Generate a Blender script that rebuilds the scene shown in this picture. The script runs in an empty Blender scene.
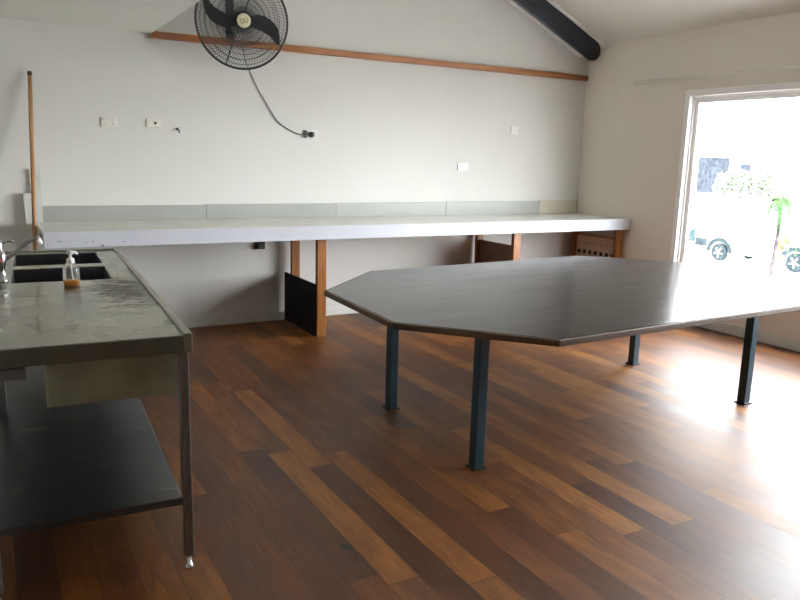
import bpy, bmesh, math, random
from mathutils import Vector, Matrix, Euler
random.seed(7)
S = bpy.context.scene
COL = S.collection
PI = math.pi

# ------------------------------------------------------------------ camera
cam_d = bpy.data.cameras.new('camera'); cam = bpy.data.objects.new('camera', cam_d); COL.objects.link(cam)
FPX, EYE = 733.0, 1.55
vd = Vector((-418.0, -153.5, FPX)).normalized()                # direction of the room's depth, in image space
dn = Vector((-418.0, -153.5, FPX)).cross(Vector((582.0, -126.5, FPX))).normalized()
if dn.y < 0: dn = -dn
up = -dn
xr = vd.cross(up)
R3 = Matrix((xr, vd, up))                                      # rows: world axes seen from the camera
right_w = R3 @ Vector((1, 0, 0)); up_w = R3 @ Vector((0, -1, 0)); back_w = R3 @ Vector((0, 0, -1))
mw = Matrix((right_w, up_w, back_w)).transposed().to_4x4()
mw.translation = Vector((0, 0, EYE))
cam.matrix_world = mw
cam_d.sensor_width = 36.0; cam_d.lens = FPX / 800.0 * 36.0
cam_d.clip_start = 0.02; cam_d.clip_end = 300
S.camera = cam

# ------------------------------------------------------------------ sky, exposure
SKY_STRENGTH = 60.0
w = bpy.data.worlds.new('overcast_sky'); S.world = w; w.use_nodes = True
bg = w.node_tree.nodes['Background']
bg.inputs['Color'].default_value = (0.93, 0.97, 1.0, 1)
bg.inputs['Strength'].default_value = SKY_STRENGTH
S.view_settings.view_transform = 'Standard'; S.view_settings.look = 'None'
S.view_settings.gamma = 1; S.view_settings.use_curve_mapping = False
S.view_settings.exposure = -0.74
S.cycles.max_bounces = 10; S.cycles.diffuse_bounces = 6; S.cycles.transparent_max_bounces = 16
S.cycles.use_denoising = True

sun_d = bpy.data.lights.new('sun', 'SUN'); sun_d.energy = 190.0; sun_d.angle = math.radians(4); sun_d.color = (1, .97, .92)
sun = bpy.data.objects.new('sun', sun_d); COL.objects.link(sun)
sun.rotation_euler = Vector((.07, .5, -1)).to_track_quat('-Z', 'Y').to_euler()     # high sun, passing along the window wall: lights the yard, not the room
# room dimensions
RX, BY, LX, FY = 6.03, 6.52, -0.12, -3.4
LX2, LY = -1.3, 2.2
FLAT_Z, FLAT_X, EAVE_Z, PITCH = 2.50, 1.28, 2.835, 0.456
WZ0, WZ1 = 0.45, 2.22
WIN1 = (1.1, 5.06)

def portal(name, loc, rot, sx, sy):
    d = bpy.data.lights.new(name, 'AREA'); d.shape = 'RECTANGLE'; d.size = sx; d.size_y = sy
    d.cycles.is_portal = True
    o = bpy.data.objects.new(name, d); COL.objects.link(o); o.location = loc; o.rotation_euler = rot
portal('window_portal', (RX + .2, sum(WIN1)/2, (WZ0+WZ1)/2), (0, PI/2, 0), WZ1-WZ0, WIN1[1]-WIN1[0])

# ------------------------------------------------------------------ helpers
def box(bm, x0, x1, y0, y1, z0, z1):
    vs = [bm.verts.new((x, y, z)) for x in (x0, x1) for y in (y0, y1) for z in (z0, z1)]
    for q in ((0,1,3,2),(4,6,7,5),(0,4,5,1),(2,3,7,6),(0,2,6,4),(1,5,7,3)):
        bm.faces.new([vs[i] for i in q])
def nb(*a):
    bm = bmesh.new()
    for b in a: box(bm, *b)
    return bm
def tube(bm, pts, r, sides=8, closed=False, cap=True):
    pts = [Vector(p) for p in pts]; n = len(pts)
    rs = r if isinstance(r, (list, tuple)) else [r]*n
    rings = []; prev = None
    for i, p in enumerate(pts):
        if closed: t = pts[(i+1) % n] - pts[i-1]
        else: t = pts[min(i+1, n-1)] - pts[max(i-1, 0)]
        t.normalize()
        if prev is None:
            a = Vector((0,0,1)) if abs(t.z) < .9 else Vector((1,0,0))
            u = t.cross(a).normalized()
        else:
            u = (prev - t*prev.dot(t)).normalized()
        prev = u; v = t.cross(u)
        rings.append([bm.verts.new(p + (u*math.cos(2*PI*k/sides) + v*math.sin(2*PI*k/sides))*rs[i]) for k in range(sides)])
    m = n if closed else n-1
    for i in range(m):
        a, b = rings[i], rings[(i+1) % n]
        for k in range(sides):
            bm.faces.new((a[k], a[(k+1) % sides], b[(k+1) % sides], b[k]))
    if not closed and cap:
        bm.faces.new(rings[0][::-1]); bm.faces.new(rings[-1])
def lathe(bm, prof, seg=24, c=(0,0,0), cap=True):
    c = Vector(c); rings = []
    for r, z in prof:
        rings.append([bm.verts.new(c + Vector((r*math.cos(2*PI*k/seg), r*math.sin(2*PI*k/seg), z))) for k in range(seg)])
    for a, b in zip(rings, rings[1:]):
        for k in range(seg): bm.faces.new((a[k], a[(k+1) % seg], b[(k+1) % seg], b[k]))
    if cap:
        bm.faces.new(rings[0][::-1]); bm.faces.new(rings[-1])
def prism(bm, pts, z0, z1):
    a = [bm.verts.new((x, y, z0)) for x, y in pts]; b = [bm.verts.new((x, y, z1)) for x, y in pts]
    bm.faces.new(a[::-1]); bm.faces.new(b)
    n = len(pts)
    for i in range(n): bm.faces.new((a[i], a[(i+1) % n], b[(i+1) % n], b[i]))
def sheet(bm, xs, ys, z0, z1, holes):
    """slab with rectangular openings: every cell not in holes is a solid piece of the same skin"""
    nx, ny = len(xs)-1, len(ys)-1
    V = {}
    def v(i, j, k):
        if (i, j, k) not in V: V[(i, j, k)] = bm.verts.new((xs[i], ys[j], z1 if k else z0))
        return V[(i, j, k)]
    solid = lambda i, j: 0 <= i < nx and 0 <= j < ny and (i, j) not in holes
    for i in range(nx):
        for j in range(ny):
            if not solid(i, j): continue
            bm.faces.new((v(i,j,1), v(i+1,j,1), v(i+1,j+1,1), v(i,j+1,1)))
            bm.faces.new((v(i,j,0), v(i,j+1,0), v(i+1,j+1,0), v(i+1,j,0)))
            if not solid(i-1, j): bm.faces.new((v(i,j,0), v(i,j,1), v(i,j+1,1), v(i,j+1,0)))
            if not solid(i+1, j): bm.faces.new((v(i+1,j,0), v(i+1,j+1,0), v(i+1,j+1,1), v(i+1,j,1)))
            if not solid(i, j-1): bm.faces.new((v(i,j,0), v(i+1,j,0), v(i+1,j,1), v(i,j,1)))
            if not solid(i, j+1): bm.faces.new((v(i,j+1,0), v(i,j+1,1), v(i+1,j+1,1), v(i+1,j+1,0)))
def xf(bm, M):
    bmesh.ops.transform(bm, matrix=M, verts=bm.verts); return bm
def obj(name, bm, m, parent=None, bevel=0, smooth=False, loc=None, rot=None, seg=2):
    bmesh.ops.recalc_face_normals(bm, faces=bm.faces)
    me = bpy.data.meshes.new(name); bm.to_mesh(me); bm.free()
    o = bpy.data.objects.new(name, me); COL.objects.link(o)
    me.materials.append(m)
    if smooth:
        for p in me.polygons: p.use_smooth = True
    if bevel:
        b = o.modifiers.new('bevel', 'BEVEL'); b.width = bevel; b.segments = seg; b.limit_method = 'ANGLE'; b.angle_limit = .6
    if parent: o.parent = parent
    if loc: o.location = loc
    if rot: o.rotation_euler = rot
    return o
def tag(o, label=None, cat=None, group=None, kind=None):
    if label: o['label'] = label
    if cat: o['category'] = cat
    if group: o['group'] = group
    if kind: o['kind'] = kind
    return o
def thing(name, label, cat, loc=(0,0,0), rz=0, group=None):
    o = bpy.data.objects.new(name, None); COL.objects.link(o); o.empty_display_size = .1
    o.location = loc; o.rotation_euler = (0, 0, rz)
    return tag(o, label, cat, group)
def struct(name, bm, m, parent=None, **k):
    o = obj(name, bm, m, parent, **k)
    if not parent: o['kind'] = 'structure'
    return o

# ------------------------------------------------------------------ materials
class NT:
    def __init__(s, name):
        s.m = bpy.data.materials.new(name); s.m.use_nodes = True
        s.t = s.m.node_tree; s.b = s.t.nodes['Principled BSDF']; s.out = s.t.nodes['Material Output']
    def n(s, typ, **kw):
        nd = s.t.nodes.new(typ)
        for k, v in kw.items():
            if k.startswith('i_'):
                key = k[2:]; key = int(key) if key.isdigit() else key.replace('_', ' ')
                s.put(nd.inputs[key], v)
            else: setattr(nd, k, v)
        return nd
    def put(s, sock, v):
        if isinstance(v, bpy.types.NodeSocket): s.t.links.new(v, sock)
        else: sock.default_value = v
    def set(s, key, v): s.put(s.b.inputs[key], v)
    def math(s, op, a, b=0.0, c=0.0):
        nd = s.t.nodes.new('ShaderNodeMath'); nd.operation = op
        for i, v in enumerate((a, b, c)): s.put(nd.inputs[i], v)
        return nd.outputs[0]
    def mix(s, f, a, b, blend='MIX'):
        nd = s.t.nodes.new('ShaderNodeMix'); nd.data_type = 'RGBA'; nd.blend_type = blend
        s.put(nd.inputs['Factor'], f); s.put(nd.inputs['A'], a); s.put(nd.inputs['B'], b)
        return nd.outputs['Result']
    def ramp(s, f, stops):
        nd = s.t.nodes.new('ShaderNodeValToRGB'); cr = nd.color_ramp
        while len(cr.elements) < len(stops): cr.elements.new(.5)
        for e, (p, c) in zip(cr.elements, stops):
            e.position = p; e.color = c if len(c) == 4 else (*c, 1)
        s.put(nd.inputs[0], f); return nd.outputs[0]
    def co(s): return s.t.nodes.new('ShaderNodeTexCoord').outputs['Object']
    def mapped(s, scale, loc=(0,0,0), rot=(0,0,0)):
        nd = s.n('ShaderNodeMapping'); s.put(nd.inputs[0], s.co())
        nd.inputs['Scale'].default_value = scale; nd.inputs['Location'].default_value = loc; nd.inputs['Rotation'].default_value = rot
        return nd.outputs[0]
    def noise(s, vec, scale=5, detail=3, rough=.5, dist=0):
        nd = s.n('ShaderNodeTexNoise'); s.put(nd.inputs['Vector'], vec)
        nd.inputs['Scale'].default_value = scale; nd.inputs['Detail'].default_value = detail
        nd.inputs['Roughness'].default_value = rough; nd.inputs['Distortion'].default_value = dist
        return nd.outputs['Fac']
    def bump(s, h, strength=.2, dist=.01):
        nd = s.n('ShaderNodeBump'); nd.inputs['Strength'].default_value = strength; nd.inputs['Distance'].default_value = dist
        s.put(nd.inputs['Height'], h); s.t.links.new(nd.outputs[0], s.b.inputs['Normal'])

def C4(c): return (c[0], c[1], c[2], 1)
def plain(name, c, rough=.5, metal=0, var=.08, scale=6, stretch=(1,1,1), spec=None, bump=0):
    t = NT(name)
    f = t.noise(t.mapped(stretch), scale, 4)
    lo = tuple(max(0, x*(1-var)) for x in c); hi = tuple(min(1, x*(1+var)) for x in c)
    t.set('Base Color', t.ramp(f, [(.3, lo), (.7, hi)]))
    t.set('Roughness', rough); t.set('Metallic', metal)
    if spec is not None: t.set('Specular IOR Level', spec)
    if bump: t.bump(f, bump)
    return t.m
def timber(name, c1, c2, axis='z', rough=.45):
    t = NT(name)
    sc = {'x': (1.2, 22, 22), 'y': (22, 1.2, 22), 'z': (22, 22, 1.2)}[axis]
    f = t.noise(t.mapped(sc), 2.2, 5, .6, 1.2)
    t.set('Base Color', t.ramp(f, [(.25, c1), (.75, c2)])); t.set('Roughness', rough); t.bump(f, .08)
    return t.m

def floor_mat():
    t = NT('hardwood_boards')
    xyz = t.n('ShaderNodeSeparateXYZ'); t.put(xyz.inputs[0], t.co())
    X, Y = xyz.outputs[0], xyz.outputs[1]
    W = .133
    u = t.math('DIVIDE', X, W); row = t.math('FLOOR', u); fu = t.math('FRACT', u)
    wn = t.n('ShaderNodeTexWhiteNoise', noise_dimensions='1D'); t.put(wn.inputs['W'], row)
    off = t.math('MULTIPLY', wn.outputs['Value'], 9.0)
    v = t.math('DIVIDE', t.math('ADD', Y, off), 1.35); sg = t.math('FLOOR', v); fv = t.math('FRACT', v)
    cv = t.n('ShaderNodeCombineXYZ'); t.put(cv.inputs[0], row); t.put(cv.inputs[1], sg)
    wn2 = t.n('ShaderNodeTexWhiteNoise', noise_dimensions='2D'); t.put(wn2.inputs['Vector'], cv.outputs[0])
    rnd = wn2.outputs['Value']
    base = t.ramp(rnd, [(0, (.062, .0185, .0035)), (.3, (.092, .029, .0045)), (.6, (.128, .044, .006)), (.85, (.172, .064, .009)), (1, (.22, .090, .015))])
    # grain, shifted per board
    gv = t.n('ShaderNodeCombineXYZ')
    t.put(gv.inputs[0], t.math('MULTIPLY_ADD', X, 42.0, t.math('MULTIPLY', rnd, 37.0)))
    t.put(gv.inputs[1], t.math('MULTIPLY', Y, 2.6)); t.put(gv.inputs[2], t.math('MULTIPLY', rnd, 11.0))
    g = t.noise(gv.outputs[0], 1.0, 5, .6, 1.5)
    col = t.mix(1.0, base, t.ramp(g, [(.25, (.62, .58, .55)), (.75, (1.3, 1.28, 1.22))]), 'MULTIPLY')
    # low, cloudy mottling inside each board and slow change of tone over the floor
    mv = t.n('ShaderNodeCombineXYZ'); t.put(mv.inputs[0], t.math('MULTIPLY_ADD', X, 7.0, t.math('MULTIPLY', rnd, 19.0))); t.put(mv.inputs[1], t.math('MULTIPLY', Y, 1.9))
    mo = t.noise(mv.outputs[0], 1.0, 6, .68, .9)
    col = t.mix(1.0, col, t.ramp(mo, [(.3, (.66, .60, .58)), (.7, (1.34, 1.36, 1.34))]), 'MULTIPLY')
    # gaps between boards
    ex = t.math('MINIMUM', fu, t.math('SUBTRACT', 1.0, fu)); ey = t.math('MINIMUM', fv, t.math('SUBTRACT', 1.0, fv))
    gap = t.math('MAXIMUM', t.math('LESS_THAN', ex, .012), t.math('LESS_THAN', ey, .0016))
    col = t.mix(t.math('MULTIPLY', gap, .75), col, (.012, .007, .005, 1))
    # wear and a dark spill near the sink bench
    wear = t.noise(t.mapped((1, 1, 1)), 1.6, 4, .6)
    sp = t.n('ShaderNodeVectorMath', operation='DISTANCE'); t.put(sp.inputs[0], t.mapped((1, .8, 1))); sp.inputs[1].default_value = (1.171, 1.968, 0)
    jag = t.math('ADD', sp.outputs['Value'], t.math('MULTIPLY', t.noise(t.co(), 40, 3), .05))
    col = t.mix(t.math('LESS_THAN', jag, .048), col, (.012, .012, .014, 1))
    t.set('Base Color', col)
    fine = t.noise(t.mapped((30, 4, 1)), 2.0, 3)
    t.set('Specular IOR Level', .44)
    t.set('Roughness', t.math('ADD', t.math('MULTIPLY_ADD', wear, .14, .36), t.math('MULTIPLY_ADD', fine, .06, t.math('MULTIPLY', rnd, .05))))
    t.bump(t.math('SUBTRACT', t.math('MULTIPLY', g, .05), gap), .2, .003)
    return t.m

def paint_wall(name, c):
    t = NT(name)
    f = t.noise(t.co(), 1.3, 5, .55); g = t.noise(t.co(), 60, 2)
    t.set('Base Color', t.ramp(f, [(.3, tuple(x*.955 for x in c)), (.7, c)])); t.set('Roughness', .62); t.set('Specular IOR Level', .3)
    t.bump(g, .04, .002); return t.m

def steel_top():
    """worn stainless bench top with a grey-black tarnish patch by its right lip and streaks of rust"""
    t = NT('stained_stainless_steel')
    xyz = t.n('ShaderNodeSeparateXYZ'); t.put(xyz.inputs[0], t.co()); X, Y = xyz.outputs[0], xyz.outputs[1]
    n1 = t.noise(t.mapped((1, 1, 1)), 3.5, 5, .6); n2 = t.noise(t.mapped((14, 34, 14)), 1.0, 6, .75, .8); n3 = t.noise(t.mapped((3, 26, 3)), 1.2, 4)
    base = t.ramp(n1, [(.3, (.27, .27, .215)), (.7, (.42, .42, .345))])
    base = t.mix(t.ramp(n3, [(.50, (0,0,0)), (.74, (.5,.5,.5))]), base, (.19, .19, .145, 1))
    dx = t.math('DIVIDE', t.math('ADD', X, .12), .24); dy = t.math('DIVIDE', t.math('SUBTRACT', Y, 1.0), .75)
    d = t.math('SQRT', t.math('ADD', t.math('MULTIPLY', dx, dx), t.math('MULTIPLY', dy, dy)))
    m = t.math('ADD', t.math('SUBTRACT', .75, t.math('MULTIPLY', d, .75)), t.math('MULTIPLY', t.math('SUBTRACT', n2, .5), 2.6))
    patch = t.ramp(m, [(.30, (0,0,0)), (.62, (1,1,1))])
    col = t.mix(t.math('MULTIPLY', patch, .85), base, (.040, .040, .034, 1))
    rx = t.math('ABSOLUTE', t.math('ADD', t.math('ADD', X, .487), t.math('MULTIPLY', t.math('SUBTRACT', n1, .5), .05)))
    rust = t.math('MULTIPLY', t.math('LESS_THAN', rx, .007), t.math('LESS_THAN', Y, 1.3))
    rust = t.math('MULTIPLY', rust, t.math('GREATER_THAN', n1, .42))
    col = t.mix(t.math('MULTIPLY', rust, .6), col, (.16, .09, .05, 1))
    t.set('Base Color', col); t.set('Metallic', t.math('MULTIPLY_ADD', patch, -.5, .9))
    t.set('Roughness', t.math('MULTIPLY_ADD', patch, .25, t.math('MULTIPLY_ADD', n1, .2, .17)))
    return t.m

def steel_shelf():
    t = NT('tarnished_shelf_steel')
    n1 = t.noise(t.mapped((1, 1, 1)), 2.6, 5, .62); n2 = t.noise(t.mapped((3, 10, 3)), 1.5, 5, .65, .6)
    col = t.mix(t.ramp(n2, [(.58, (0,0,0)), (.80, (.7,.7,.7))]), (.10, .105, .11, 1), (.34, .33, .25, 1))
    t.set('Base Color', col); t.set('Metallic', .9); t.set('Roughness', t.math('MULTIPLY_ADD', n1, .3, .2)); return t.m

def table_mat():
    t = NT('scuffed_dark_laminate')
    n1 = t.noise(t.mapped((1.2, 7, 1), rot=(0, 0, .25)), 1.4, 5, .6, .6); n2 = t.noise(t.mapped((2, 30, 1), rot=(0, 0, .25)), 1.0, 3, .6, .4)
    col = t.ramp(n1, [(.25, (.016, .0145, .0148)), (.75, (.032, .029, .0285))])
    col = t.mix(t.ramp(n2, [(.62, (0,0,0)), (.8, (.55,.55,.55))]), col, (.075, .072, .072, 1))
    t.set('Specular IOR Level', .17); t.set('Base Color', col); t.set('Roughness', t.math('MULTIPLY_ADD', n1, .16, t.math('MULTIPLY_ADD', n2, .06, .10)))
    return t.m

def glass_mat(name, tint=(1,1,1), gloss=.5):
    t = NT(name)
    tr = t.n('ShaderNodeBsdfTransparent'); tr.inputs[0].default_value = C4(tint)
    gl = t.n('ShaderNodeBsdfGlossy'); gl.inputs['Roughness'].default_value = .02
    fr = t.n('ShaderNodeFresnel'); fr.inputs[0].default_value = 1.45
    mx = t.n('ShaderNodeMixShader'); t.put(mx.inputs[0], t.math('MULTIPLY', fr.outputs[0], gloss))
    t.put(mx.inputs[1], tr.outputs[0]); t.put(mx.inputs[2], gl.outputs[0])
    t.put(t.out.inputs['Surface'], mx.outputs[0]); return t.m

M = {}
M['wall'] = paint_wall('off_white_wall_paint', (.70, .69, .66))
M['wall_r'] = paint_wall('warm_white_wall_paint', (.80, .75, .685))
M['wall_far'] = plain('fill_cutting_wall', (.32, .31, .27), .6, var=.1)  # walls out of view, toned down to cut fill light in the room
M['ceil'] = paint_wall('ceiling_paint', (.83, .83, .78))
M['floor'] = floor_mat()
M['white'] = plain('white_gloss_paint', (.92, .92, .92), .35, var=.01)
M['skirt'] = plain('skirting_paint', (.70, .70, .66), .45, var=.05)
M['bench_top'] = plain('cream_laminate', (.74, .74, .69), .25, var=.05, scale=3)
M['upstand'] = plain('grey_painted_board', (.37, .385, .355), .4, var=.05, scale=3)
M['upstand_beige'] = plain('beige_board', (.58, .55, .44), .4, var=.06, scale=3)
def fascia():
    t = NT('chipped_white_fascia_paint')
    xyz = t.n('ShaderNodeSeparateXYZ'); t.put(xyz.inputs[0], t.co())
    col = t.ramp(t.noise(t.co(), 3, 4), [(.3, (.56, .573, .63)), (.7, (.60, .613, .67))])
    n = t.noise(t.mapped((16, 16, 34)), 1.0, 3)
    near = t.math('MULTIPLY', t.math('LESS_THAN', xyz.outputs[0], .62), t.math('LESS_THAN', xyz.outputs[2], .925))
    chip = t.math('MULTIPLY', t.math('GREATER_THAN', n, .655), near)
    t.set('Base Color', t.mix(chip, col, (.05, .04, .035, 1))); t.set('Roughness', .35); return t.m
M['fascia'] = fascia()
M['post'] = timber('oiled_pine_post', (.165, .052, .008), (.34, .125, .017))
M['rail'] = timber('varnished_rail_timber', (.13, .042, .010), (.25, .088, .018), 'x', .45)
M['pole'] = timber('worn_broom_timber', (.27, .125, .045), (.42, .22, .09))
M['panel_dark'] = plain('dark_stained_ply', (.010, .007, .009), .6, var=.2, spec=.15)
M['panel_brown'] = plain('brown_hardboard', (.17, .085, .055), .5, var=.15)
M['pegboard'] = plain('beige_pegboard', (.52, .38, .26), .6, var=.1)
M['board'] = plain('offcut_white_board', (.62, .62, .57), .5, var=.06)
M['navy'] = plain('navy_steel_paint', (.004, .005, .011), .35, var=.2)
M['blue'] = plain('blue_green_steel_paint', (.022, .058, .082), .35, var=.15)
M['blackplate'] = plain('black_foot_metal', (.012, .014, .018), .5, var=.2)
M['black'] = plain('black_fan_enamel', (.010, .011, .014), .35, var=.2)
M['blade'] = plain('black_fan_blade', (.012, .011, .016), .45, var=.2)
M['cream'] = plain('cream_badge', (.72, .69, .48), .35, var=.05)
M['badge_mark'] = plain('badge_emblem', (.22, .20, .10), .4)
M['cord'] = plain('grey_cord', (.10, .095, .085), .5, var=.1)
M['plastic'] = plain('ivory_switch_plastic', (.76, .75, .67), .3, var=.03)
M['plastic_w'] = plain('white_switch_plastic', (.76, .76, .74), .3, var=.03)
M['slot'] = plain('dark_socket_slot', (.03, .03, .03), .5)
M['steel_top'] = steel_top()
M['steel'] = plain('brushed_steel', (.17, .175, .14), .35, .8, var=.18, scale=4)
M['steel_apron'] = plain('grimy_steel_apron', (.34, .35, .25), .4, .6, var=.28, scale=5)
M['steel_leg'] = plain('steel_leg_tube', (.22, .22, .215), .35, .75, var=.08)
M['steel_shelf'] = steel_shelf()
M['steel_lip'] = plain('dull_steel_lip', (.30, .30, .245), .35, .8, var=.15, scale=9)
M['bowl'] = plain('dull_steel_bowl', (.10, .095, .11), .35, .85, var=.2)
M['chrome'] = plain('chrome', (.80, .81, .84), .07, 1, var=.02)
M['spout'] = plain('dull_dark_chrome', (.12, .12, .13), .2, 1, var=.05)
M['headlight'] = plain('teal_headlight', (.013, .021, .022), .7, var=.3, spec=0)
M['red'] = plain('red_hot_dot', (.5, .02, .02), .3)
M['table'] = table_mat()
M['edge'] = timber('worn_timber_edging', (.060, .032, .015), (.12, .068, .034), 'x', .5)
M['pane'] = glass_mat('window_glass')
def bottle():
    m = glass_mat('clear_bottle_plastic', (.97, .98, .98), 1.0); nt = m.node_tree
    mx = [n for n in nt.nodes if n.type == 'MIX_SHADER'][0]; out = nt.nodes['Material Output']
    d = nt.nodes.new('ShaderNodeBsdfTranslucent'); d.inputs[0].default_value = (.85, .88, .88, 1)
    m2 = nt.nodes.new('ShaderNodeMixShader'); m2.inputs[0].default_value = .16
    nt.links.new(mx.outputs[0], m2.inputs[1]); nt.links.new(d.outputs[0], m2.inputs[2]); nt.links.new(m2.outputs[0], out.inputs['Surface'])
    return m
M['bottle'] = bottle()
M['pump'] = plain('white_pump_plastic', (.85, .85, .84), .3, var=.02)
def soap():
    t = NT('amber_liquid_soap'); t.set('Base Color', (.85, .36, .03, 1)); t.set('Roughness', .1)
    n = t.noise(t.co(), 20, 2); t.set('Transmission Weight', t.math('MULTIPLY_ADD', n, .1, .45)); return t.m
M['soap'] = soap()
M['concrete'] = plain('pale_concrete', (.66, .66, .65), .8, var=.06, scale=.6)
M['render'] = plain('white_render', (.78, .78, .77), .8, var=.04, scale=.4)
M['out_glass'] = plain('dark_window_glass', (.015, .0175, .022), .9, var=.45, scale=5, spec=0)
M['car_white'] = plain('white_car_paint', (.80, .81, .82), .25, var=.02)
M['car_glass'] = plain('car_window_glass', (.02, .03, .03), .06, var=.2)
M['tyre'] = plain('black_tyre_rubber', (.010, .014, .016), .9, var=.4, spec=0)
M['alloy'] = plain('alloy_wheel', (.62, .63, .65), .35, .6)
def leaf(name, a, b):
    t = NT(name); f = t.noise(t.co(), 9, 3); t.set('Base Color', t.ramp(f, [(.3, a), (.7, b)])); t.set('Roughness', .7); t.set('Specular IOR Level', .05); return t.m
M['leaf'] = leaf('hedge_leaf', (.042, .054, .040), (.065, .078, .058))
M['palm'] = leaf('palm_leaf', (.008, .022, .008), (.02, .042, .014))
M['trunk'] = plain('palm_trunk_bark', (.022, .019, .021), .9, var=.5, scale=12, spec=0)
M['yellow'] = plain('yellow_leaf', (.05, .045, .004), .7, var=.15)

# ------------------------------------------------------------------ room shell
T = .12
struct('floor', nb((LX2-.2, RX+.2, FY-.2, BY+.2, -.12, 0)), M['floor'])
struct('wall_back', nb((LX2-.2, RX+T, BY, BY+T, 0, 4.3)), M['wall'])
def wall_holes(a0, a1, z0, z1, holes, t0, t1, axis):
    """wall along one axis with window openings"""
    us = sorted({a0, a1, *[h[0] for h in holes], *[h[1] for h in holes]}); zs = [z0, WZ0, WZ1, z1]
    hs = set()
    for i in range(len(us)-1):
        for h in holes:
            if us[i] >= h[0]-1e-6 and us[i+1] <= h[1]+1e-6: hs.add((i, 1))
    bm = bmesh.new(); sheet(bm, us, zs, t0, t1, hs)
    # local (u, z, t) -> world
    for v in bm.verts:
        u, z, t = v.co
        v.co = (t, u, z) if axis == 'y' else (u, t, z)
    return bm
struct('wall_right', wall_holes(FY, BY, 0, EAVE_Z, [WIN1], RX, RX+T, 'y'), M['wall_r'])
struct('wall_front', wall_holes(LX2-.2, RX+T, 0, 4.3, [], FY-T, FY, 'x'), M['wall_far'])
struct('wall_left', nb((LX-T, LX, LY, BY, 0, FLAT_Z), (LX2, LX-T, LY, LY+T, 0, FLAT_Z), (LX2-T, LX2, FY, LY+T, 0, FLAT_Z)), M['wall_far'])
# ceiling: low flat part on the left, its upstand, and the pitched part over the rest of the room
bm = bmesh.new()
xm = (FLAT_X + RX)/2; zr = EAVE_Z + PITCH*(RX-xm)
prof = [(LX2-.2, FLAT_Z), (FLAT_X, FLAT_Z), (FLAT_X, EAVE_Z), (xm, zr), (RX+T, EAVE_Z-PITCH*T), (RX+T, EAVE_Z+.16), (xm, zr+.16), (FLAT_X-.1, EAVE_Z+.12), (FLAT_X-.1, FLAT_Z+.1), (LX2-.2, FLAT_Z+.1)]
a = [bm.verts.new((x, FY-T, z)) for x, z in prof]; b = [bm.verts.new((x, BY+T, z)) for x, z in prof]
for i in range(len(prof)):
    j = (i+1) % len(prof); bm.faces.new((a[i], a[j], b[j], b[i]))
bm.faces.new(a); bm.faces.new(b[::-1])
struct('ceiling', bm, M['ceil'])
# timber rail on the back wall, at the height of the low ceiling
bm = bmesh.new(); prism(bm, [(FLAT_X-.03, 2.458), (RX, 2.458), (RX, 2.514), (FLAT_X+.01, 2.514)], -BY, -BY+.035)
for v in bm.verts: v.co = (v.co.x, -v.co.z, v.co.y)
struct('trim_1', bm, M['rail'], bevel=.003)
# skirtings
def skirt(name, bm): return struct(name, bm, M['skirt'], bevel=.006)
skirt('baseboard_back', nb((LX, RX-.018, BY-.018, BY, 0, .085)))
skirt('baseboard_right', nb((RX-.018, RX, FY, BY, 0, .10)))
# cornice strip along the pitched ceiling at the back wall
bm = nb((0, 2.62, BY-.03, BY, -.035, 0))
xf(bm, Matrix.Translation((RX, 0, EAVE_Z+.005)) @ Matrix.Translation((0, BY, 0)) @ Matrix.Rotation(PI - math.atan(PITCH), 4, Vector((0, -1, 0))) @ Matrix.Translation((0, -BY, 0)))
bm.free()

def window(name, u0, u1, axis, side, mull):
    """white sliding window: frame > pane, sill, sash"""
    D = 1 if side > 0 else -1
    def put(b, t):
        # b: (u0,u1,z0,z1,d0,d1) with d measured from the inner wall face towards outside
        r = bmesh.new()
        for (p0, p1, z0, z1, d0, d1) in b:
            if axis == 'y': box(r, RX+d0, RX+d1, p0, p1, z0, z1)
            else: box(r, p0, p1, FY-d1, FY-d0, z0, z1)
        return r
    f = .055
    fr = struct(name, put([(u0-.045, u0+.012, WZ0-.03, WZ1+.045, -.014, .03), (u1-.012, u1+.045, WZ0-.03, WZ1+.045, -.014, .03),
                           (u0+.012, u1-.012, WZ1-.012, WZ1+.045, -.014, .03)], 0), M['white'], bevel=.004)
    o = obj('window_frame', put([(u0, u0+.03, WZ0, WZ1, .03, T), (u1-.03, u1, WZ0, WZ1, .03, T), (u0, u1, WZ1-.03, WZ1, .03, T), (u0, u1, WZ0, WZ0+.03, .03, T)], 0), M['white'], fr, bevel=.003)
    us = [u0+.03] + mull + [u1-.03]
    for i, (p, q) in enumerate(zip(us, us[1:])):
        d = .05 if i % 2 else .075
        obj('window_sash', put([(p, p+.045, WZ0+.03, WZ1-.03, d, d+.025), (q-.045, q, WZ0+.03, WZ1-.03, d, d+.025), (p+.045, q-.045, WZ1-.075, WZ1-.03, d, d+.025), (p+.045, q-.045, WZ0+.03, WZ0+.08, d, d+.025)], 0), M['white'], fr, bevel=.003)
        obj('window_pane', put([(p+.045, q-.045, WZ0+.08, WZ1-.075, d+.010, d+.014)], 0), M['pane'], fr)
    obj('window_sill', put([(u0-.06, u1+.06, WZ0-.03, WZ0, -.05, .03)], 0), M['white'], fr, bevel=.004)
window('window_1', WIN1[0], WIN1[1], 'y', 1, [1.9])

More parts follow.
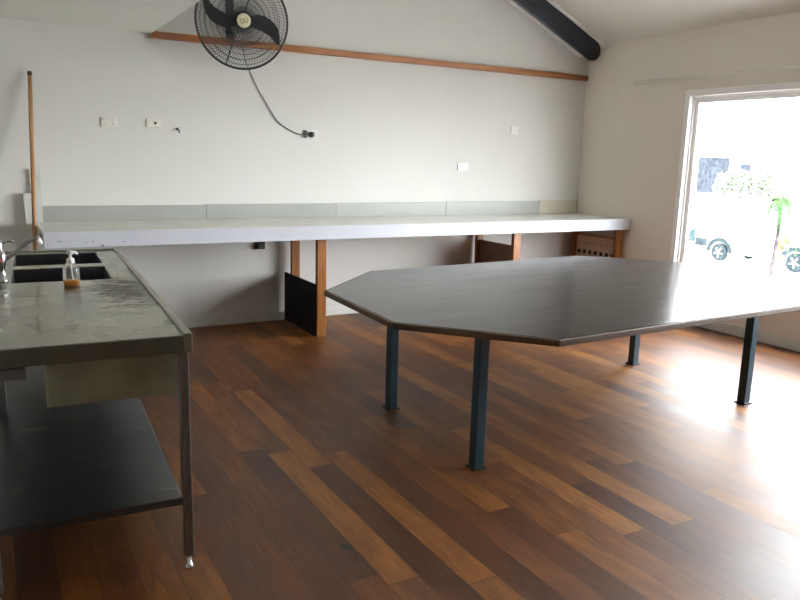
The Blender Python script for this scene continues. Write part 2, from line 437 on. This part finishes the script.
# ------------------------------------------------------------------ outside
GZ = -2.1
struct('ground', nb((RX+.15, 70, -40, 70, GZ-.2, GZ)), M['concrete'])
b = thing('building', 'white rendered building far outside the window, behind the parked van', 'building', (40.5, 30, GZ))
obj('wall', nb((0, 8, -26, 20, 0, 9)), M['render'], b)
def far_window(y0, y1, z0, z1):
    o = obj('window', nb((-.06, -.0, y0-30, y1-30, z0-GZ, z1-GZ)), M['out_glass'], b)
    obj('window_frame', nb((-.10, 0, y0-30-.08, y0-30, z0-GZ-.08, z1-GZ+.08), (-.10, 0, y1-30, y1-30+.08, z0-GZ-.08, z1-GZ+.08), (-.10, 0, y0-30, y1-30, z1-GZ, z1-GZ+.08), (-.10, 0, y0-30, y1-30, z0-GZ-.08, z0-GZ)), M['render'], o)
far_window(30.4, 32.75, -.15, 2.1)
far_window(28.9, 29.65, 1.3, 1.72)

def foliage(bm, c, r, n, size, rng):
    for _ in range(n):
        while True:
            p = Vector((rng.uniform(-1,1), rng.uniform(-1,1), rng.uniform(-1,1)))
            if p.length <= 1: break
        p = Vector((c[0]+p.x*r[0], c[1]+p.y*r[1], c[2]+p.z*r[2]))
        q = Euler((rng.uniform(0, 6), rng.uniform(0, 6), rng.uniform(0, 6))).to_matrix()
        s = size*rng.uniform(.6, 1.3)
        vs = [bm.verts.new(p + q @ Vector(k)) for k in ((-s*.4, 0, 0), (0, -s, .1*s), (s*.4, 0, 0), (0, s, .1*s))]
        bm.faces.new(vs)
rng = random.Random(3)
bm = bmesh.new()
for k in range(6): foliage(bm, (34+rng.uniform(-.3, .3), 22.7+k*.60, .62+rng.uniform(-.15, .15)), (.7, .6, .75), 240, .15, rng)
h = thing('hedge', 'pale green hedge outside between the parked van and the building', 'hedge', (34, 24, GZ))
xf(bm, Matrix.Translation((-34, -24, -GZ))); obj('foliage', bm, M['leaf'], h)
for k in range(5):
    bm = bmesh.new(); tube(bm, [(0, -1.2+k*.65, 0), (.05, -1.15+k*.65, 2.6)], .05, 6); obj('stem', bm, M['trunk'], h)

# parked car, seen side on, nose to the left
car = thing('car', 'white parked van seen through the window behind the palm tree', 'car', (26, 17.65, GZ))
def side_prism(pts, x0, x1):
    r = bmesh.new(); prism(r, pts, x0, x1)
    for v in r.verts: v.co = (v.co.z, v.co.x, v.co.y)
    return r
def arch(yc, r=.42): return [(yc + r*math.cos(PI*k/8), .34 + r*math.sin(PI*k/8)) for k in range(9)]
body = [(-2.9, .34)] + arch(-1.9)[::-1] + arch(1.25)[::-1] + [(2.75, .34), (2.8, .95), (2.6, 1.25), (1.9, 1.40), (1.2, 2.15), (.8, 2.4), (-2.8, 2.40), (-2.9, 2.2)]
obj('body', side_prism(body, -.95, .95), M['car_white'], car, bevel=.05)
obj('window', side_prism([(1.70, 1.40), (1.12, 2.05), (.25, 2.08), (.25, 1.40)], -.975, -.955), M['car_glass'], car)
obj('headlight', side_prism([(2.76, .62), (2.70, 1.12), (2.42, 1.16), (2.44, .62)], -.965, -.90), M['headlight'], car)
for yc in (-1.9, 1.25):
    r = bmesh.new(); prism(r, [(yc+q*math.cos(PI*k/10), .34+q*math.sin(PI*k/10)) for q, rr in ((.58, range(11)), (.42, range(10, -1, -1))) for k in rr], -.985, -.945)
    for v in r.verts: v.co = (v.co.z, v.co.x, v.co.y)
    obj('wheel_arch', r, M['tyre'], car)
obj('side_trim', nb((-.985, -.945, 1.84, 2.40, .50, .82)), M['tyre'], car)
obj('bumper', nb((-.9, .9, 2.75, 2.9, .34, .62)), M['tyre'], car, bevel=.03)
for yc in (-1.9, 1.25):
    for x in (-.90, .90):
        r = bmesh.new(); lathe(r, [(.20, -.09), (.32, -.09), (.335, -.06), (.335, .06), (.32, .09), (.20, .09)], 24)
        wh = obj('wheel', xf(r, Matrix.Translation((x, yc, .335)) @ Matrix.Rotation(PI/2, 4, 'Y')), M['tyre'], car)
        r = bmesh.new(); lathe(r, [(.05, -.085), (.08, -.085)], 12)
        for k in range(5):
            a = 2*PI*k/5; tube(r, [(0, 0, -.08), (.2*math.cos(a), .2*math.sin(a), -.08)], .028, 6)
        lathe(r, [(.19, -.07), (.215, -.07), (.215, .07), (.19, .07)], 24)
        obj('rim', xf(r, Matrix.Translation((x, yc, .335)) @ Matrix.Rotation(PI/2, 4, 'Y')), M['alloy'], wh)

# palm close to the window
pt = thing('palm_tree', 'slender palm with drooping green fronds outside the window', 'palm tree', (10.0, 6.61, GZ))
bm = bmesh.new(); tube(bm, [(0, .10, 0), (0, .06, 1.2), (0, .02, 2.1), (0, -.02, 2.85), (0, .02, 3.25)], [.05, .036, .03, .027, .022], 10)
obj('trunk', bm, M['trunk'], pt, smooth=True)
rg = random.Random(5)
for k in range(15):
    a = 2*PI*k/15 + rg.uniform(-.2, .2); L = rg.uniform(.5, 1.0); up0 = rg.uniform(.05, .34); r = bmesh.new()
    base = Vector((0, 0, 3.2)); d = Vector((math.cos(a), math.sin(a), 0)); pts = []
    for i in range(9):
        s = i/8; pts.append(base + d*(L*.30*math.sin(s*1.5)) + Vector((0, 0, up0*math.sin(s*2.2)*.8 - L*.95*s*s)))
    tube(r, pts, .006, 4)
    for i in range(1, 9):
        for q in range(2):
            for sgn in (-1, 1):
                p = pts[i-1].lerp(pts[i], q*.5); t = (pts[i]-pts[i-1]).normalized(); sd = t.cross(Vector((0, 0, 1))).normalized()*sgn
                l = .20*math.sin(PI*min(.95, (i+q*.5)/9.5+.06))
                tip = p + sd*l*.7 + t*l*.6 - Vector((0, 0, l*.45)); wd = t*.014
                r.faces.new([r.verts.new(p-wd), r.verts.new(p+wd), r.verts.new(tip)])
    obj('frond', r, M['palm'], pt)
bm = bmesh.new(); foliage(bm, (14, 9.1, -.0), (.10, .10, .3), 40, .09, rng)
sh = thing('shrub', 'thin yellow-leaved shrub outside the window beside the palm trunk', 'shrub', (14, 9.1, GZ))
xf(bm, Matrix.Translation((-14, -9.1, -GZ))); obj('foliage', bm, M['yellow'], sh)
bm = bmesh.new(); tube(bm, [(0, 0, 0), (.02, .01, 1.0), (0, 0, 2.1)], .015, 6); obj('stem', bm, M['trunk'], sh)

# ------------------------------------------------------------------ navy rafter along the back wall
rb = thing('roof_beam', 'navy blue steel rafter with a rounded end running up under the pitched ceiling', 'beam', (RX+.015, BY-.2, EAVE_Z-.035))
sl = math.atan(PITCH)
def rafter_bm(y0, y1, h0, h1, l0, l1, rnd):
    """bar along the slope: x = length up the slope, z = depth below the ceiling"""
    r = bmesh.new(); pts = [(l1, h0), (l1, h1)]
    if rnd:
        c = (h0+h1)/2; R = (h1-h0)/2
        pts += [(l0 + R - R*math.sin(PI*k/14)*1.0, c + R*math.cos(PI*k/14)) for k in range(15)]
    else: pts += [(l0, h1), (l0, h0)]
    vs0 = [r.verts.new((x, y0, z)) for x, z in pts]; vs1 = [r.verts.new((x, y1, z)) for x, z in pts]
    r.faces.new(vs0); r.faces.new(vs1[::-1])
    for i in range(len(pts)):
        j = (i+1) % len(pts); r.faces.new((vs0[i], vs1[i], vs1[j], vs0[j]))
    # mirror x so that it climbs towards the left
    return xf(r, Matrix.Rotation(sl, 4, 'Y') @ Matrix.Scale(-1, 4, Vector((1, 0, 0))))
obj('web', rafter_bm(-.04, .0, -.215, -.005, .02, 2.5, True), M['navy'], rb, bevel=.004)
obj('flange', rafter_bm(-.055, -.04, -.118, -.105, .38, 2.5, False), M['navy'], rb)
obj('packer', rafter_bm(.0, .2, -.15, -.005, .10, 2.5, False), M['white'], rb)
obj('ceiling_strip', rafter_bm(-.06, .02, -.004, .022, .0, 2.5, False), M['white'], rb)

# curtain rod over the window
cr = thing('curtain_rod', 'thin white curtain rod on the right wall above the window', 'curtain rod', (RX, 5.76, 2.388))
bm = bmesh.new(); tube(bm, [(-.05, 0, 0), (-.05, -4.6, 0)], .0135, 10); obj('rod', bm, M['plastic'], cr, smooth=True)
for y in (-.55, -2.6, -4.5):
    bm = nb((-.008, 0, y-.018, y+.018, -.06, .02)); tube(bm, [(-.004, y, -.02), (-.05, y, -.012)], .007, 6); obj('bracket', bm, M['plastic_w'], cr)

# ------------------------------------------------------------------ wall-mounted plates
def plate(name, label, x, z, wd, ht, mat, details, cat='power outlet', group=None):
    t = thing(name, label, cat, (x, BY, z), 0, group)
    obj('cover_plate', nb((-wd/2, wd/2, -.011, 0, -ht/2, ht/2)), mat, t, bevel=.003)
    for nm, m, b in details: obj(nm, nb(b), m, t, bevel=.001)
    return t
def slots(cx, cz=0):
    return [('socket_slot', M['slot'], (cx-.009, cx-.006, -.0125, -.0105, cz-.006, cz+.004)), ('socket_slot', M['slot'], (cx+.006, cx+.009, -.0125, -.0105, cz-.006, cz+.004)), ('socket_slot', M['slot'], (cx-.0015, cx+.0015, -.0125, -.0105, cz-.018, cz-.010))]
k = BY/6.6
plate('power_outlet', 'ivory double power outlet on the back wall, nearest the timber pole', .931*k, 1.55+.222*k, .122, .074, M['plastic'],
      slots(-.03, -.006) + slots(.03, -.006) + [('switch', M['plastic_w'], (-.045, -.032, -.015, -.0105, .012, .027)), ('switch', M['plastic_w'], (.032, .045, -.015, -.0105, .012, .027))])
t = thing('socket_plate', 'ivory wall plate with one round black socket, second from the left', 'wall socket', (1.284*k, BY, 1.55+.234*k))
obj('cover_plate', nb((-.06, .06, -.011, 0, -.037, .037)), M['plastic'], t, bevel=.003)
bm = bmesh.new(); lathe(bm, [(.011, 0), (.011, .004), (.008, .006)], 16); obj('socket_hole', xf(bm, Matrix.Translation((.012, -.010, 0)) @ Matrix.Rotation(PI/2, 4, 'X')), M['slot'], t)
FX, FZ = 2.728*k, 1.55+.196*k
t = plate('power_outlet', 'white power outlet with the black fan plug pushed into it', FX, FZ, .118, .074, M['plastic_w'], [('switch', M['plastic_w'], (.032, .045, -.015, -.0105, .012, .027))] + slots(.03, -.006))
plate('light_switch', 'small white blank plate on the back wall, highest and furthest right', 5.11*k, 1.55+.330*k, .092, .084, M['plastic_w'], [('rocker', M['plastic'], (-.012, .012, -.015, -.0105, -.02, .02))], 'light switch')
plate('power_outlet', 'white power outlet low on the right half of the back wall above the bench', 4.45*k, 1.55-.079*k, .128, .076, M['plastic_w'],
      slots(.034, -.006) + slots(-.034, -.006) + [('switch', M['plastic'], (-.02, -.007, -.015, -.0105, .008, .022)), ('switch', M['plastic'], (.007, .02, -.015, -.0105, .008, .022))])
t = plate('power_outlet', 'black power outlet under the long white bench', 2.205*k, 1.55-.851*k+.01, .10, .07, M['slot'], [])
obj('adaptor', nb((-.03, .03, -.05, -.011, -.03, .02)), M['slot'], t, bevel=.005)
t = thing('wall_hook', 'tiny dark screw hook on the back wall beside the wall plates', 'hook', (1.477*k, BY, 1.55+.193*k))
bm = bmesh.new(); tube(bm, [(0, 0, 0), (0, -.02, .002), (.004, -.034, -.004), (.012, -.036, -.022), (.012, -.024, -.03)], .0055, 8); obj('hook', bm, M['slot'], t)
bm = bmesh.new(); lathe(bm, [(.010, 0), (.010, .003)], 12); obj('base', xf(bm, Matrix.Rotation(PI/2, 4, 'X')), M['slot'], t)

# ------------------------------------------------------------------ wall fan
fan = thing('wall_fan', 'large black caged wall fan with a cream badge high on the back wall', 'fan', (1.93, BY, 2.56))
HC = Vector((0.0, -.36, .052)); R = .372
ax = Vector((-.16, -1, -.10)).normalized()                     # which way the fan blows
rotm = Vector((0, 0, 1)).rotation_difference(ax).to_matrix().to_4x4()
HM = Matrix.Translation(HC) @ rotm                            # local +z = forward
def dome(r, d, back=False):
    q = min(1, r/R); return (d*(1-q**2.6))*(-1 if back else 1)
def guard(back, d, nr, rings, r0):
    b = bmesh.new()
    for i in range(nr):
        a0 = 2*PI*i/nr; pts = []
        for s in range(7):
            q = s/6; r = r0 + (R-r0)*q; a = a0 + .5*q*(-1 if back else 1)
            pts.append((r*math.cos(a), r*math.sin(a), dome(r, d, back)))
        tube(b, pts, .0017, 4, cap=False)
    for r in rings:
        tube(b, [(r*math.cos(2*PI*k/48), r*math.sin(2*PI*k/48), dome(r, d, back)) for k in range(48)], .0022, 4, closed=True)
    return xf(b, HM)
obj('rear_guard', guard(True, .10, 84, [.08, .2, .3], .07), M['black'], fan)
obj('front_guard', guard(False, .085, 120, [.06, .10, .14, .18, .22, .26, .30, .34], .05), M['black'], fan)
bm = bmesh.new(); tube(bm, [(R*math.cos(2*PI*k/72), R*math.sin(2*PI*k/72), 0) for k in range(72)], .0095, 8, closed=True); obj('rim', xf(bm, HM), M['black'], fan, smooth=True)
for ang in (60, 240):
    bm = bmesh.new(); a = math.radians(ang)
    tube(bm, [(r*math.cos(a), r*math.sin(a), dome(r, .10, True)-.004) for r in (.05, .12, .2, .28, .34, R)], .006, 6); obj('stay', xf(bm, HM), M['black'], fan)
# blades: broad, swept, pitched; local x/y seen from the front has the room's right on -x
def blade(ang):
    b = bmesh.new(); rows = []
    for i in range(13):
        s = i/12; r = .045 + .302*s
        sweep = -.55*s*s
        wd = .075 + .05*math.sin(PI*s) if s < .8 else (.075+.05*math.sin(PI*.8))*max(.12, 1-((s-.8)/.2)**2*.9)
        row = []
        for j in range(7):
            q = (j/6-.5)
            a = ang + sweep + q*wd/max(r, .09)
            row.append(b.verts.new((r*math.cos(a), r*math.sin(a), -.005 + q*wd*.42*(1-.4*s) + .012*(1-4*q*q))))
        rows.append(row)
    for u, v in zip(rows, rows[1:]):
        for j in range(6): b.faces.new((u[j], u[j+1], v[j+1], v[j]))
    return xf(b, HM)
def img_ang(deg):
    """angle measured clockwise from the room's right as seen from the front -> local angle"""
    want = Vector((math.cos(math.radians(deg)), 0, math.sin(math.radians(deg))))
    l = rotm.to_3x3().inverted() @ want; return math.atan2(l.y, l.x)
for deg in (5, 185):
    o = obj('blade', blade(img_ang(deg)), M['blade'], fan, smooth=True)
    m_ = o.modifiers.new('thickness', 'SOLIDIFY'); m_.thickness = .004
bm = bmesh.new(); lathe(bm, [(.03, -.02), (.062, -.015), (.066, .03), (.05, .055), (.02, .06)], 24); obj('hub', xf(bm, HM), M['blade'], fan, smooth=True)
bm = bmesh.new(); lathe(bm, [(.05, -.23), (.075, -.22), (.082, -.11), (.075, -.05), (.04, -.03)], 24); obj('motor', xf(bm, HM), M['black'], fan, smooth=True)
bm = bmesh.new(); lathe(bm, [(.053, .078), (.056, .086), (.052, .095), (.03, .099), (.001, .1)], 32)
bd = obj('badge', xf(bm, HM), M['cream'], fan, smooth=True); bd['label'] = 'cream oval maker badge'
# looping emblem on the badge
bm = bmesh.new(); e0 = img_ang(0)
pts = []
for i in range(29):
    q = i/28*2*PI; pts.append((.030*math.sin(q), .017*math.sin(2*q), .0995))
tube(bm, pts, .0026, 5, closed=False)
tube(bm, [(-.02, -.022, .098), (0, -.012, .1), (.02, -.02, .098)], .0022, 5)
obj('emblem', xf(bm, HM @ Matrix.Rotation(e0+.3, 4, 'Z')), M['badge_mark'], bd)
bm = nb((-.035, .035, -.014, 0, -.10, .42)); tube(bm, [(0, -.01, .02), (0, -.10, .045), HC + ax*(-.16)], .02, 10)
obj('wall_bracket', bm, M['black'], fan)
# cord, clipped at the outlet, and its plug
cp = [(0.06, -.30, -.26), (.11, -.14, -.30), (.172, -.012, -.262)]
wl = [(2.123, 2.281), (2.16, 2.20), (2.204, 2.115), (2.26, 2.03), (2.315, 1.946), (2.36, 1.88), (2.411, 1.826), (2.49, 1.78), (2.577, 1.745), (2.64, 1.741), (2.70, 1.742)]
pts = [(.03, -.24, -.10), (.10, -.12, -.235)] + [(x*k-1.93, -.010, 1.55+(z-1.55)*k-2.56) for x, z in wl]
pts[-1] = (pts[-1][0], -.03, pts[-1][2])
def smooth_path(p, n=6):
    p = [Vector(x) for x in p]; out = []
    for i in range(len(p)-1):
        p0, p1, p2, p3 = p[max(i-1, 0)], p[i], p[i+1], p[min(i+2, len(p)-1)]
        for j in range(n):
            t = j/n; out.append(.5*((2*p1) + (p2-p0)*t + (2*p0-5*p1+4*p2-p3)*t*t + (3*p1-p0-3*p2+p3)*t**3))
    out.append(p[-1]); return out
bm = bmesh.new(); tube(bm, smooth_path(pts), .0045, 6); obj('cord', bm, M['cord'], fan, smooth=True)
bm = bmesh.new(); lathe(bm, [(.026, 0), (.026, .02), (.018, .034), (.008, .038)], 20)
obj('plug', xf(bm, Matrix.Translation((FX-.012-1.93, -.0105, FZ-2.56-.004)) @ Matrix.Rotation(PI/2, 4, 'X')), M['slot'], fan, smooth=True)
obj('cord_clip', nb((2.657*k-.006-1.93, 2.657*k+.006-1.93, -.02, -.0005, FZ-2.56-.036, FZ-2.56+.034)), M['cord'], fan)

# ------------------------------------------------------------------ long white wall bench
BX0, BF = .329, 5.67
wb = thing('wall_bench', 'long white built-in workbench on timber posts along the back wall', 'workbench', (BX0, BF, 0))
BL, BD = RX-BX0-.004, BY-BF
obj('benchtop', nb((0, BL, .018, BD-.002, .935, .971)), M['bench_top'], wb, bevel=.004)
obj('fascia', nb((0, BL, 0, .018, .857, .971)), M['fascia'], wb, bevel=.003)
obj('bearer', nb((.02, BL-.01, .125, .17, .857, .935)), M['post'], wb)
obj('bearer', nb((.02, BL-.01, BD-.06, BD-.015, .857, .935)), M['post'], wb)
segs = [(.04, 1.36), (1.36, 2.61), (2.61, 3.87), (3.87, 5.12), (5.12, BL-.008)]
for i, (p, q) in enumerate(segs):
    last = i == len(segs)-1
    o = obj('upstand_panel', nb((p+.0015, q-.0015, BD-.018, BD-.002, .971, 1.098+.018*i/4 + (.006 if last else 0))), M['upstand_beige'] if last else M['upstand'], wb, bevel=.002)
    if last: o['label'] = 'beige end panel'
for i, x in enumerate((2.428, 4.525, 5.915)):
    xa = x-BX0
    obj('post', nb((xa, xa+.085, .075, .122, 0, .857)), M['post'], wb, bevel=.004)
    if i < 2: obj('post', nb((xa+.02, xa+.10, .73, .775, 0, .857)), M['post'], wb, bevel=.004)
    else: obj('post', nb((xa, xa+.10, .73, .775, 0, .857)), M['post'], wb, bevel=.004)
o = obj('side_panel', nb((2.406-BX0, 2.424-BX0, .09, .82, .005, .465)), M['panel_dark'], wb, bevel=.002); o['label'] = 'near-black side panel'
o = obj('side_panel', nb((4.575-BX0, 4.588-BX0, .122, .73, .005, .715)), M['panel_brown'], wb); o['label'] = 'brown side panel'
# pegboard: rows of small and large square holes
bm = bmesh.new(); ys = [.122]; zs = [.01]; small = []
ny = 7
for i in range(ny):
    c = .122 + .608*(i+.5)/ny; ys += [c-.025, c-.010, c+.010, c+.025]
ys.append(.73)
for zc in (.13, .27, .41, .55): zs += [zc-.022, zc+.022]
zs += [.640, .656, .735]
holes = set()
for i in range(ny):
    for r in range(4):
        for q in range(3): holes.add((1+4*i+q, 1+2*r))
    holes.add((2+4*i, 9))
sheet(bm, ys, zs, 5.955-BX0, 5.965-BX0, holes)
for v in bm.verts: v.co = (v.co.z, v.co.x, v.co.y)
o = obj('side_panel', bm, M['pegboard'], wb); o['label'] = 'beige perforated side panel'
o = obj('hole_shade_board', nb((5.985-BX0, 5.99-BX0, .122, .73, .005, .70)), M['panel_dark'], wb); o['label'] = 'dark board added behind the perforated panel as shade in its holes'  # added board, its near-black colour stands in for shade inside the holes
obj('panel_rail', nb((5.94-BX0, 5.97-BX0, .122, .73, .735, .752)), M['post'], wb)

# leaning things left of the bench
def lean(name, label, cat, bm, m, foot, top, **kw):
    f, t_ = Vector(foot), Vector(top); q = Vector((0, 0, 1)).rotation_difference((t_-f).normalized())
    r = thing(name, label, cat, foot); r.rotation_mode = 'QUATERNION'; r.rotation_quaternion = q
    return r
foot, top = Vector((.263, 6.02, 0)), Vector((.358, 6.485, 2.118)); L = (top-foot).length
p = lean('timber_pole', 'slim brown timber pole leaning on the back wall left of the bench', 'pole', None, None, foot+Vector((0, 0, .004)), top+Vector((0, 0, .004)))
bm = bmesh.new(); tube(bm, [(0, 0, .12), (0, 0, L-.03)], .0155, 12); obj('shaft', bm, M['pole'], p, smooth=True)
bm = bmesh.new(); tube(bm, [(0, 0, L-.03), (0, 0, L)], .0165, 12); obj('end_cap', bm, M['edge'], p)
bm = bmesh.new(); tube(bm, [(0, 0, 0), (0, 0, .12)], .017, 12); obj('ferrule', bm, M['edge'], p)
o = obj('board', nb((-.038, .038, 0, .016, 0, 1.385)), M['board'], loc=(.347, BY-.050, .003), rot=(-.022, 0, .0)); tag(o, 'narrow white board standing upright behind the timber pole', 'board')
o = obj('board', nb((-.045, .045, 0, .016, 0, 1.20)), M['board'], loc=(.345, BY-.085, .003), rot=(-.026, -.04, .0)); tag(o, 'shorter white offcut board leaning left of the timber pole', 'board')

# ------------------------------------------------------------------ stainless sink bench
sb = thing('sink_bench', 'stained stainless steel double sink bench with lower shelf at the left', 'sink bench', (.607, 2.57, 0), -math.radians(2.9))
W, LN, H = .70, 2.52, .91
xs = [-W, -.60, -.145, -.03]; ys = [.012, 1.325, 1.79, 1.905, 2.41, LN-.03]
bm = bmesh.new(); sheet(bm, xs, ys, H-.025, H, {(1, 1), (1, 3)})
obj('benchtop', bm, M['steel_top'], sb, bevel=.003)
obj('rolled_edge', nb((-.03, 0, 0, LN, H-.062, H+.009), (-W, -.03, LN-.03, LN, H-.060, H+.009)), M['steel_lip'], sb, bevel=.004)
obj('front_edge', nb((-W, -.03, 0, .012, H-.062, H+.001)), M['steel'], sb, bevel=.004)
obj('splashback', nb((-W-.012, -W, 0, LN, H-.06, H+.15)), M['steel'], sb, bevel=.003)
def bowl(y0, y1):
    r = bmesh.new(); x0, x1, z0, z1, t = -.60, -.145, H-.26, H-.004, .003
    o = [(x0, y0), (x1, y0), (x1, y1), (x0, y1)]; i_ = [(x0+t, y0+t), (x1-t, y0+t), (x1-t, y1-t), (x0+t, y1-t)]
    oa = [r.verts.new((*p, z0)) for p in o]; ob = [r.verts.new((*p, z1)) for p in o]; ia = [r.verts.new((*p, z0+t)) for p in i_]; ib = [r.verts.new((*p, z1)) for p in i_]
    r.faces.new(oa[::-1]); r.faces.new(ia)
    for k in range(4):
        j = (k+1) % 4
        r.faces.new((oa[k], oa[j], ob[j], ob[k])); r.faces.new((ia[j], ia[k], ib[k], ib[j])); r.faces.new((ob[k], ob[j], ib[j], ib[k]))
    bo = obj('sink_bowl', r, M['bowl'], sb)
    r = bmesh.new(); lathe(r, [(.045, 0), (.045, .004), (.032, .006), (.028, .002)], 24, (-.37, (y0+y1)/2, z0+t)); obj('drain', r, M['chrome'], bo, smooth=True)
bowl(1.325, 1.79); bowl(1.905, 2.41)
# folded panel under the front of the top, a short bracket rail beside it
obj('front_panel', nb((-.475, -.035, .06, .064, .682, H-.026), (-.479, -.473, .056, .30, .682, H-.026)), M['steel_apron'], sb, bevel=.0015)
obj('bracket_rail', nb((-.66, -.535, .05, .075, .792, .832)), M['steel_leg'], sb, bevel=.002)
for y in (.07, 2.44): obj('cross_rail', nb((-W+.02, -.05, y, y+.03, H-.075, H-.026)), M['steel'], sb)
for x in (-.030, -W+.03):
    for y in (.028, LN/2, LN-.035):
        if y == LN/2 and x > -.1: continue
        lg = obj('leg', nb((x-.017, x+.017, y-.017, y+.017, .05, H-.026)), M['steel_leg'], sb, bevel=.004)
        r = bmesh.new(); lathe(r, [(.020, 0), (.022, .006), (.010, .014), (.008, .05)], 16, (x, y, 0)); obj('adjustable_foot', r, M['chrome'], lg, smooth=True)
obj('shelf', nb((-W+.012, -.048, .012, LN-.02, .262, .292)), M['steel_shelf'], sb, bevel=.004)
# tap
tp = obj('tap', None or (lambda r: (lathe(r, [(.030, 0), (.030, .008), (.020, .016), (.019, .07), (.024, .085), (.026, .13), (.020, .15), (.010, .156)], 24, (-.640, 1.385, H)), r)[1])(bmesh.new()), M['chrome'], sb, smooth=True)
bm = bmesh.new(); c = Vector((-.640, 1.385, H))
tube(bm, smooth_path([c+Vector((0, 0, .09)), c+Vector((.03, .06, .105)), c+Vector((.09, .20, .142)), c+Vector((.135, .29, .165)), c+Vector((.165, .35, .168)), c+Vector((.175, .37, .150))], 5), .0085, 12); obj('spout', bm, M['spout'], tp, smooth=True)
bm = bmesh.new(); tube(bm, [c+Vector((.166, .352, .170)), c+Vector((.180, .376, .140))], .014, 14); o = obj('spout_tip', bm, M['pump'], tp); o['label'] = 'white spout tip'
bm = bmesh.new(); tube(bm, smooth_path([c+Vector((-.03, 0, .175)), c+Vector((.0, 0, .185)), c+Vector((.035, .01, .196)), c+Vector((.062, .012, .192))], 4), [.009]*8+[.006]*5, 10); obj('lever', bm, M['chrome'], tp, smooth=True)
bm = bmesh.new(); tube(bm, [c+Vector((0, 0, .15)), c+Vector((0, 0, .19))], .014, 14); obj('stem', bm, M['chrome'], tp)
bm = bmesh.new(); lathe(bm, [(.008, 0), (.007, .004)], 12); o = obj('hot_dot', xf(bm, Matrix.Translation(c+Vector((0, -.0245, .105))) @ Matrix.Rotation(PI/2, 4, 'X')), M['red'], tp); o['label'] = 'red dot'

# soap dispenser on the bench top
sd = thing('soap_dispenser', 'clear pump bottle with a little amber soap standing beside the sink bowls', 'soap dispenser', (.329, 3.775, H+.0005), .2)
bm = bmesh.new(); lathe(bm, [(.030, 0), (.0355, .004), (.0365, .02), (.0365, .075), (.034, .092), (.022, .106), (.014, .110)], 32); obj('bottle', bm, M['bottle'], sd, smooth=True)
bm = bmesh.new(); lathe(bm, [(.029, .0015), (.0345, .005), (.0352, .019), (.0352, .027)], 32); obj('soap', bm, M['soap'], sd, smooth=True)
bm = bmesh.new(); lathe(bm, [(.0165, .106), (.0175, .110), (.0175, .126), (.012, .131), (.006, .133), (.006, .150)], 24); pc = obj('pump_cap', bm, M['pump'], sd, smooth=True)
bm = bmesh.new(); tube(bm, [(-.012, 0, .154), (.004, 0, .158), (.026, 0, .155), (.034, 0, .147)], [.010, .010, .007, .005], 12); obj('nozzle', bm, M['pump'], pc, smooth=True)
bm = bmesh.new(); tube(bm, [(0, 0, .108), (.004, 0, .05), (.012, 0, .006)], .0028, 8); obj('dip_tube', bm, M['pump'], sd)

# ------------------------------------------------------------------ big octagonal work table
wt = thing('work_table', 'large dark octagonal work table on four blue-green steel legs', 'table', (3.23, 3.41, 0))
oct_ = [(2.375, 4.62), (1.76, 4.02), (1.722, 3.10), (2.254, 2.495), (4.52, 2.60), (5.10, 3.19), (5.08, 4.22), (4.49, 4.80)]
oct_ = [(x-3.23, y-3.41) for x, y in oct_][::-1]
bm = bmesh.new(); prism(bm, oct_, .724, .75); obj('tabletop', bm, M['table'], wt, bevel=.003)
# edging: a strip round the slab
def ring(bm, pts, t, z0, z1):
    n = len(pts); outp = []
    cx = sum(p[0] for p in pts)/n; cy = sum(p[1] for p in pts)/n
    for i in range(n):
        a, b_, c_ = Vector(pts[i-1]), Vector(pts[i]), Vector(pts[(i+1) % n])
        n1 = Vector(((b_-a).y, -(b_-a).x)).normalized(); n2 = Vector(((c_-b_).y, -(c_-b_).x)).normalized()
        if n1.dot(b_-Vector((cx, cy))) < 0: n1, n2 = -n1, -n2
        m = (n1+n2).normalized(); outp.append(b_ + m*t/max(.3, m.dot(n1)))
    va = [[bm.verts.new((p[0], p[1], z)) for p in pts] for z in (z0, z1)]; vb = [[bm.verts.new((p[0], p[1], z)) for p in outp] for z in (z0, z1)]
    for i in range(n):
        j = (i+1) % n
        bm.faces.new((va[1][i], va[1][j], vb[1][j], vb[1][i])); bm.faces.new((va[0][i], vb[0][i], vb[0][j], va[0][j]))
        bm.faces.new((vb[0][i], vb[1][i], vb[1][j], vb[0][j])); bm.faces.new((va[0][i], va[0][j], va[1][j], va[1][i]))
bm = bmesh.new(); ring(bm, oct_, .014, .716, .749); obj('edging', bm, M['edge'], wt, bevel=.005)
lp = [(2.135, 3.856), (2.10, 2.875), (4.37, 3.965), (4.33, 2.955)]
for x, y in lp:
    x -= 3.23; y -= 3.41
    lg = obj('leg', nb((x-.029, x+.029, y-.029, y+.029, .008, .724)), M['blue'], wt, bevel=.004)
    obj('foot_plate', nb((x-.040, x+.040, y-.040, y+.040, 0, .010)), M['blackplate'], lg, bevel=.002)
for b_ in ((-1.10, 1.11, -.545, -.505, .674, .724), (-1.10, 1.11, .475, .515, .674, .724), (-1.13, -1.09, -.50, .47, .674, .724), (1.09, 1.13, -.50, .50, .674, .724)): obj('rail', nb(b_), M['blue'], wt)
